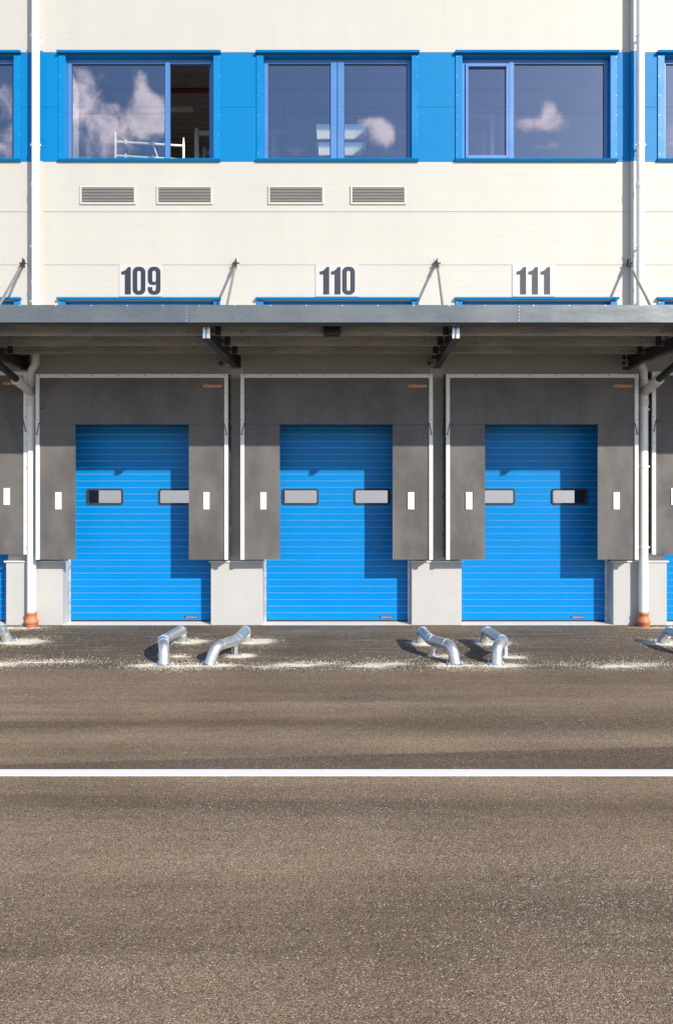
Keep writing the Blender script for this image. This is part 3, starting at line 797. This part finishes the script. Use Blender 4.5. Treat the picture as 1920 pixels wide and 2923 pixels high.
# dark edge channel behind and under the fascia
m = MB(); m.box(CX0, CX1, YC+.055, YC+.075, ZB-.03, ZT-.02); m.box(CX0, CX1, YC+.075, YC+.14, ZB-.03, ZB-.022); m.build('edge_channel', MT['beam'], CA)
m = MB()
yy = YC+.13; pr = []
n = 16; p = (-.03-yy)/n
for k in range(n): b0 = yy+k*p; pr += [(b0,5.215+.005*k), (b0+p*.45,5.215+.005*k), (b0+p*.55,5.245+.005*k), (b0+p*.92,5.245+.005*k)]
m.extrude_y(pr+[(-.02,5.34),(yy,5.27)], CX0, CX1); m.build('roof_sheet', MT['purlin'], CA)
BX = [-9.75, -5.92, -1.90, 1.90, 5.52, 9.4]
FX = [-9.75, -5.95, -1.965, 1.80, 5.50, 9.4]
for y, z in ((-2.65,5.0), (-1.74,5.0), (-.91,5.0)):
    m = MB(); ys = [CX0]+BX+[CX1]
    # C purlin: web towards the yard with lips folded back
    m.extrude_y([(y,z),(y,z+.20),(y+.06,z+.20),(y+.06,z+.185),(y+.004,z+.196),(y+.004,z+.004),(y+.056,z+.004),(y+.056,z+.018),(y+.06,z+.018),(y+.06,z)], CX0, CX1)
    for bx in BX:
        for q in (-.42,.42):
            for dz in (.05,.15): m.disc((bx+q,y-.004,z+dz), (0,1,0), .012, .01, 8, 1)
    m.build('purlin', [MT['purlin'], MT['screw']], CA)
for bx, fx in zip(BX, FX):
    m = MB(); w, h, tf, tw = .057, .20, .010, .007; zb = 4.86; y0, y1 = -3.12, -.012
    def xo(y): return bx + (fx-bx)*(y-y1)/(y0-y1)
    for (a0, a1, z0, z1) in ((-w, w, zb, zb+tf), (-w, w, zb+h-tf, zb+h), (-tw/2, tw/2, zb+tf, zb+h-tf)):
        vs = [(xo(y0)+a0,y0,z0),(xo(y0)+a1,y0,z0),(xo(y1)+a1,y1,z0),(xo(y1)+a0,y1,z0),(xo(y0)+a0,y0,z1),(xo(y0)+a1,y0,z1),(xo(y1)+a1,y1,z1),(xo(y1)+a0,y1,z1)]
        m.add(vs, [(0,3,2,1),(4,5,6,7),(0,1,5,4),(1,2,6,5),(2,3,7,6),(3,0,4,7)])
    m.box(bx-.085, bx+.085, -.012, -.0005, zb-.02, zb+h+.06)   # end plate on the wall
    be = m.build('beam', MT['beam'], CA)
    for s in (-1, 1):
        m = MB(); m.box(xo(-3.0)+s*.0035, xo(-3.0)+s*.054, -3.085, -3.075, zb+.011, zb+h-.011); m.build('stiffener', MT['rail'], be)
    for y in (-2.65,-1.74,-.91):
        m = MB(); x = xo(y); s = -1 if bx > .5 else 1
        m.box(min(x+s*.06, x+s*.15), max(x+s*.06, x+s*.15), y-.014, y-.004, 5.0, 5.19); m.box(x-.05, x+.05, y-.012, y+.05, zb+h+.001, zb+h+.01)
        for dz in (.05,.1,.15): m.disc((x+s*.105, y-.018, 5.0+dz), (0,1,0), .014, .012, 8)
        m.build('cleat', MT['beam'], be)
    # tie rod from the wall down to the beam
    A = Vector((bx, -.10, 6.84)); B = Vector((xo(-1.84), -1.84, 5.10)); d = (B-A).normalized()
    m = MB(); m.tube([A+d*.10, B], .024, 14)
    tr = m.build('tie_rod', MT['rod'], CA)
    m = MB(); m.box(bx-.008, bx+.008, -.13, -.010, 6.79, 6.93); m.box(bx-.04, bx+.04, -.010, .0, 6.74, 6.96, 1); m.build('wall_lug', [MT['beam'], MT['cream_flat']], tr)
    m = MB()
    for s in (-1, 1):
        o = Vector((s*.020, 0, 0)); m.bar(A+o-d*.03, A+o+d*.09, .010, .04)
    m.bar(A+d*.09+Vector((-.026,0,0)), A+d*.09+Vector((.026,0,0)), .045, .03)
    m.disc(A, (1,0,0), .014, .13, 12); m.tube([A+d*.11, A+d*.17], .034, 6)
    m.build('fork_end', MT['beam'], tr)

# floodlight hung under the canopy
fl = empty('floodlight', 'small black floodlight hanging under the canopy above the middle door', 'floodlight', (-.07,-2.78,5.05))
m = MB(); m.cbox(-.125,.125,-.05,.05,-.09,.06,.012); m.build('housing', MT['black'], fl)
m = MB(); m.quad((-.105,-.03,-.0905),(.105,-.03,-.0905),(.105,.04,-.0905),(-.105,.04,-.0905)); m.build('lens', MT['seal'], fl)
m = MB(); m.bar((-.14,0,-.03),(-.14,0,.15),.012,.03); m.bar((.14,0,-.03),(.14,0,.15),.012,.03); m.bar((-.14,0,.15),(.14,0,.15),.03,.012); m.build('bracket', MT['beam'], fl)
m = MB(); m.tube([(-.10,.03,.0),(-.13,.02,.10),(-.11,.0,.16)], .007, 8); m.build('cable', MT['black'], fl)

# security cameras beside the beams
def seccam(x, label, flip, conduit):
    r = empty('security_camera', label, 'security camera', (x, 0, 4.94), 0, 'bullet cameras below the canopy')
    s = flip
    m = MB(); m.cbox(.04,.17,-.07,-.001,-.05,.09,.012); m.build('junction_box', MT['oldwhite'], r)
    m = MB(); m.tube(fillet([(.09,-.06,0),(.05,-.15,.02),(.0,-.19,.0)], .05), .016, 8); m.build('arm', MT['oldwhite'], r)
    m = MB(); m.tube([(.0,-.08,.045),(.0,-.25,-.01)], .043, 16); m.build('housing', MT['oldwhite'], r)
    m = MB(); m.tube([(.0,-.2505,-.0105),(.0,-.258,-.013)], .042, 16); m.build('lens', MT['black'], r)
    if conduit:
        m = MB(); m.tube(fillet([(.14,-.03,.09),(.14,-.03,.20),(.08,-.05,.30)], .08), .018, 8); m.build('conduit', MT['oldwhite'], r)
seccam(-2.16, 'bullet camera with round black lens left of the beam between doors 109 and 110', 1, False)
seccam(1.73, 'bullet camera left of the beam between doors 110 and 111', 1, True)
seccam(5.36, 'bullet camera beside the beam next to the right downpipe', 1, True)

# ------------------------------------------------------------------ downpipes
def downpipe(xu, xl, label, jx):
    r = empty('downpipe', label, 'downpipe', (xl, -.24, 0), 0, 'white downpipes on the facade')
    du = xu-xl
    m = MB(); m.tube([(0,0,.27),(0,0,4.20)], .084, 28); m.build('lower_pipe', MT['white'], r)
    m = MB(); m.tube([(du,.0,5.0),(du,0,13.85)], .074, 28)
    m.tube(fillet([(0,0,4.60),(0,0,4.8),(du,0,4.9),(du,0,5.02)], .05), .075, 28)
    m.build('upper_pipe', MT['white'], r)
    for z in (6.07, 7.1, 9.0, 11.05, 13.1):
        m = MB(); m.tube([(du,0,z),(du,0,z+.028)], .080, 28); m.box(du-.012, du+.012, .07, .24, z, z+.025)
        for s in (-1,1): m.cbox(du+s*.083-.014, du+s*.083+.014, -.014, .016, z-.004, z+.032, .003)
        m.build('pipe_clip', MT['white'], r)
    for z in (1.47, 2.98, 4.05):
        m = MB(); m.tube([(0,0,z),(0,0,z+.028)], .090, 28); m.box(-.012, .012, .08, .12 if z < 1.2 else .24, z, z+.025)
        for s in (-1,1): m.cbox(s*.096-.016, s*.096+.016, -.014, .016, z-.004, z+.032, .003)
        m.build('pipe_clip', MT['white'], r)
    m = MB(); m.lathe([(.080,6.40),(.081,6.46),(.0745,6.47)], (du,0), 28); m.lathe([(.0745,8.2),(.082,8.21),(.082,8.30),(.0745,8.31)], (du,0), 28); m.build('pipe_sleeve', MT['white'], r)
    # branch that takes the canopy gutter
    m = MB(); m.tube([(0,0,4.20),(0,0,4.62)], .088, 28); m.lathe([(.086,4.13),(.094,4.14),(.094,4.24),(.088,4.25)], (0,0), 28)
    m.tube([(0,-.03,4.38),(0,-.55,4.50)], .084, 24); m.tube([(0,-.50,4.488),(0,-.72,4.54)], .096, 24)
    m.build('branch', MT['oldwhite'], r)
    m = MB(); m.tube([(0,-.66,4.526),(0,-2.9,5.03)], .062, 20); m.build('drain_pipe', MT['black'], r)
    m = MB(); m.bar((.0,-1.25,4.69),(.0,-1.25,5.19),.006,.006); m.build('hanger_wire', MT['screw'], r)
    m = MB(); m.lathe([(.100,-.01),(.112,.0),(.112,.065),(.122,.068),(.124,.105),(.118,.125),(.094,.165),(.091,.225),(.099,.228),(.100,.26),(.093,.275),(.084,.275)], (0,0), 32)
    m.build('socket', MT['terra'], r)
downpipe(-5.625, -5.70, 'white downpipe with orange foot left of door 109', 0)
downpipe(5.685, 5.74, 'white downpipe with orange foot right of door 111', 0)

# ------------------------------------------------------------------ number signs
def glyph_one():
    return [[(.131,0),(.35,0),(.35,1),(.243,1),(.215,.955),(.17,.905),(.11,.865),(.05,.843),(0,.835),(0,.727),(.131,.727)]], .35
def rr2(x0, x1, z0, z1, r, rz, n=7):
    out = []
    for (cx, cz, a0) in ((x1-r,z1-rz,0),(x0+r,z1-rz,90),(x0+r,z0+rz,180),(x1-r,z0+rz,270)):
        for k in range(n+1):
            t = radians(a0+90*k/n); out.append((cx+r*cos(t), cz+rz*sin(t)))
    return out
def arc(cx, cz, r, rz, a0, a1, n=8):
    return [(cx+r*cos(radians(a0+(a1-a0)*k/n)), cz+rz*sin(radians(a0+(a1-a0)*k/n))) for k in range(n+1)]
def glyph_zero():
    return [rr2(0,.465,-.012,1.012,.2,.19), rr2(.168,.297,.13,.865,.062,.07)], .465
def glyph_nine():
    o = []
    o += arc(.2,.822,.2,.19,180,90) + arc(.265,.822,.2,.19,90,0) + arc(.265,.178,.2,.19,0,-90) + arc(.2,.178,.2,.19,-90,-180)
    o += [(0,.27),(.166,.27)] + arc(.230,.19,.064,.065,180,360) + [(.297,.39)]
    o += arc(.245,.405,.052,.06,0,-90,5) + arc(.17,.52,.17,.175,-90,-180)
    return [o, rr2(.168,.297,.455,.868,.062,.07)], .465
GL = {'1': glyph_one, '0': glyph_zero, '9': glyph_nine}
def digit_mesh(ch, h, thick):
    cu = bpy.data.curves.new('digit', 'CURVE'); cu.dimensions = '2D'; cu.fill_mode = 'BOTH'; cu.extrude = thick/2
    for loop in GL[ch]()[0]:
        sp_ = cu.splines.new('POLY'); sp_.points.add(len(loop)-1); sp_.use_cyclic_u = True
        for p_, (x, z) in zip(sp_.points, loop): p_.co = (x*h, z*h, 0, 1)
    o = bpy.data.objects.new('digit', cu); COL.objects.link(o); bpy.context.view_layer.update()
    me = bpy.data.meshes.new_from_object(o.evaluated_get(bpy.context.evaluated_depsgraph_get()))
    bpy.data.objects.remove(o); bpy.data.curves.remove(cu)
    for v in me.vertices: v.co = (v.co.x, -v.co.z, v.co.y)
    me.materials.clear(); me.materials.append(MT['digits'])
    return me
U_ = .4223/150
for txt, x0p, offs, nm in (('109', 341.2, (14,91,193), 'left'), ('110', 900.3, (28,104,180), 'mid'), ('111', 1460.6, (28,108,190), 'right')):
    w, h = 290*U_, 215*U_; x0 = (x0p-960)/150
    r = empty('number_sign', f'white number sign reading {txt} on the cream wall above the canopy', 'number sign', (x0+w/2, -.010, 6.23), 0, 'door number signs')
    m = MB(); m.cbox(-w/2, w/2, -.004, .004, 0, h, .0015)
    mp2 = m
    for k, ch in enumerate(txt):
        me = digit_mesh(ch, .520, .004)
        o = bpy.data.objects.new('digit', me); COL.objects.link(o); o.parent = r; o.location = (-w/2+offs[k]*U_, -.0062, .040)
    for sx in (-1,1):
        for z in (.04, h-.04): mp2.disc((sx*(w/2-.03), -.006, z), (0,1,0), .006, .004, 8, 1)
    mp2.build('plate', [MT['signwhite'], MT['rivet']], r)

# ------------------------------------------------------------------ wheel guides
GG = 'galvanised wheel guides on the asphalt'
def wheel_guide(pts, post, label):
    base = Vector((pts[0][0], pts[0][1], 0))
    r = empty('wheel_guide', label, 'wheel guide', base, 0, GG)
    P = [Vector(p)-base for p in pts]
    rad = [0, .085, .05, .12, 0]
    path = []
    fil = fillet(P, rad, 7)
    m = MB(); m.tube(fil, .080, 24)
    # weld seams at the joints
    for i in (1, 2, 3):
        d = (P[i+1]-P[i]).normalized(); c = P[i]+d*(rad[i]+.012); m.tube([c-d*.006, c+d*.006], .0835, 24)
        d = (P[i-1]-P[i]).normalized(); c = P[i]+d*(rad[i]+.012); m.tube([c-d*.006, c+d*.006], .0835, 24)
    m.build('pipe', MT['galv'], r)
    q = Vector(post)-base
    m = MB(); m.bar((q.x,q.y,0),(q.x,q.y,.19),.05,.05); m.box(q.x-.08,q.x+.08,q.y-.06,q.y+.06,0,.012); m.build('support_post', MT['galv'], r)
    for p in (P[0], P[-1]):
        m = MB(); m.box(p.x-.13,p.x+.13,p.y-.10,p.y+.10,-.002,.010)
        for sx in (-1,1):
            for sy in (-1,1): m.tube([(p.x+sx*.105,p.y+sy*.075,.009),(p.x+sx*.105,p.y+sy*.075,.035)], .012, 6)
        m.build('foot_plate', MT['galv'], r)
H = .25
wheel_guide([(-2.62,-1.60,0),(-2.57,-1.90,H),(-2.69,-2.80,H),(-2.565,-3.27,H+.02),(-2.549,-3.34,0)], (-2.66,-2.72,0), 'bent galvanised pipe guide with sharp left elbow, in front of door 109')
wheel_guide([(-1.54,-1.60,0),(-1.50,-1.92,H),(-1.544,-2.77,H),(-1.79,-3.28,H+.01),(-1.885,-3.33,0)], (-1.56,-2.70,0), 'bent galvanised pipe guide flaring left, at the left side of door 110')
wheel_guide([(1.41,-1.68,0),(1.405,-2.0,H),(1.458,-2.76,H),(1.717,-3.25,H+.01),(1.764,-3.32,0)], (1.50,-2.74,0), 'bent galvanised pipe guide flaring right, at the right side of door 110')
wheel_guide([(2.49,-1.70,0),(2.461,-2.0,H),(2.575,-2.83,H),(2.385,-3.29,H+.02),(2.372,-3.33,0)], (2.62,-2.78,0), 'bent galvanised pipe guide with sharp right elbow, in front of door 111')
wheel_guide([(-5.56,-1.62,0),(-5.55,-1.90,H),(-5.60,-2.77,H),(-5.85,-3.28,H),(-5.94,-3.33,0)], (-5.62,-2.70,0), 'galvanised pipe guide cut off by the left picture edge')
wheel_guide([(5.47,-1.72,0),(5.47,-2.0,H),(5.52,-2.76,H),(5.77,-3.25,H),(5.82,-3.32,0)], (5.56,-2.74,0), 'galvanised pipe guide cut off by the right picture edge')

# ------------------------------------------------------------------ things inside the upper storey
ZF = 7.95
sc = empty('scaffold_frame', 'pale scaffold tube frame standing behind the window above 109', 'scaffold', (-3.75,.75,ZF))
m = MB(); m.tube([(-.66,0,0),(-.66,0,1.60)], .026, 12); m.tube([(-.66,0,1.60),(-.66,0,1.75)], [.026,.012], 12); m.build('upright', MT['scaf'], sc)
m = MB(); m.tube([(.66,.2,0),(.66,.2,1.58)], .026, 12); m.tube([(.66,.2,1.58),(.66,.2,1.72)], [.026,.012], 12); m.build('upright', MT['scaf'], sc)
for z in (1.276, 1.556):
    m = MB(); m.tube([(-.66,0,z),(.66,.2,z)], .024, 12)
    for t in (.15,.55): m.cbox(-.66+1.32*t-.02,-.66+1.32*t+.02,.2*t-.034,.2*t+.034,z-.045,z+.045,.005)
    m.build('ledger', MT['scaf'], sc)
m = MB(); m.tube([(.06,.11,1.55),(.16,.125,1.28)], .014, 8); m.build('brace', MT['scaf'], sc)
def rack(x, y, w, d, h, label):
    r = empty('pallet_rack', label, 'pallet rack', (x,y,ZF), 0, 'steel pallet racks in the upper storey')
    for sx in (0, w):
        for sy in (0, d):
            m = MB(); m.box(sx-.045,sx+.045,sy-.035,sy+.035,0,h); m.build('upright', MT['rack'], r)
        m = MB(); k = 0; z = .3
        while z+.5 < h:
            a, b = (0,d) if k % 2 == 0 else (d,0); m.bar((sx,a,z),(sx,b,z+.5),.02,.03); z += .5; k += 1
        m.build('cross_brace', MT['rack'], r)
    for z in (.9, 1.7, h-.1):
        for sy in (0, d):
            m = MB(); m.box(.05,w-.05,sy-.02,sy+.02,z-.05,z+.05); m.build('crossbeam', MT['rack'], r)
    m = MB(); m.bar((.05,d+.02,.95),(w-.05,d+.02,h-.2),.02,.03); m.build('rear_brace', MT['rack'], r)
rack(-6.55, 1.9, 1.25, .9, 2.5, 'pallet rack at the left side behind the window above 109')
rack(-3.08, 2.4, 1.7, 1.0, 2.55, 'pallet rack behind the open casement of the window above 109')
rack(1.15, 4.5, 1.8, 1.0, 3.0, 'pallet rack at the right behind the middle window above 110')
rack(2.55, 2.0, .8, 1.0, 2.75, 'pallet rack behind the narrow sash of the window above 111')
for i, (x, y, lb) in enumerate(((-4.1,3.4,'long ceiling light behind the window above 109'), (-1.9,4.6,'long ceiling light seen at the left of the middle window'), (1.9,4.6,'long ceiling light seen at the right of the middle window'))):
    r = empty('ceiling_light', lb, 'ceiling light', (x,y,11.4), 0, 'strip lights under the hall roof')
    m = MB(); m.cbox(-.75,.75,-.06,.06,-.03,.05,.008); m.build('housing', MT['white'], r)
    for s in (-1,1):
        m = MB(); m.bar((s*.6,0,.05),(s*.6,0,.9),.008,.008); m.build('hanger', MT['screw'], r)
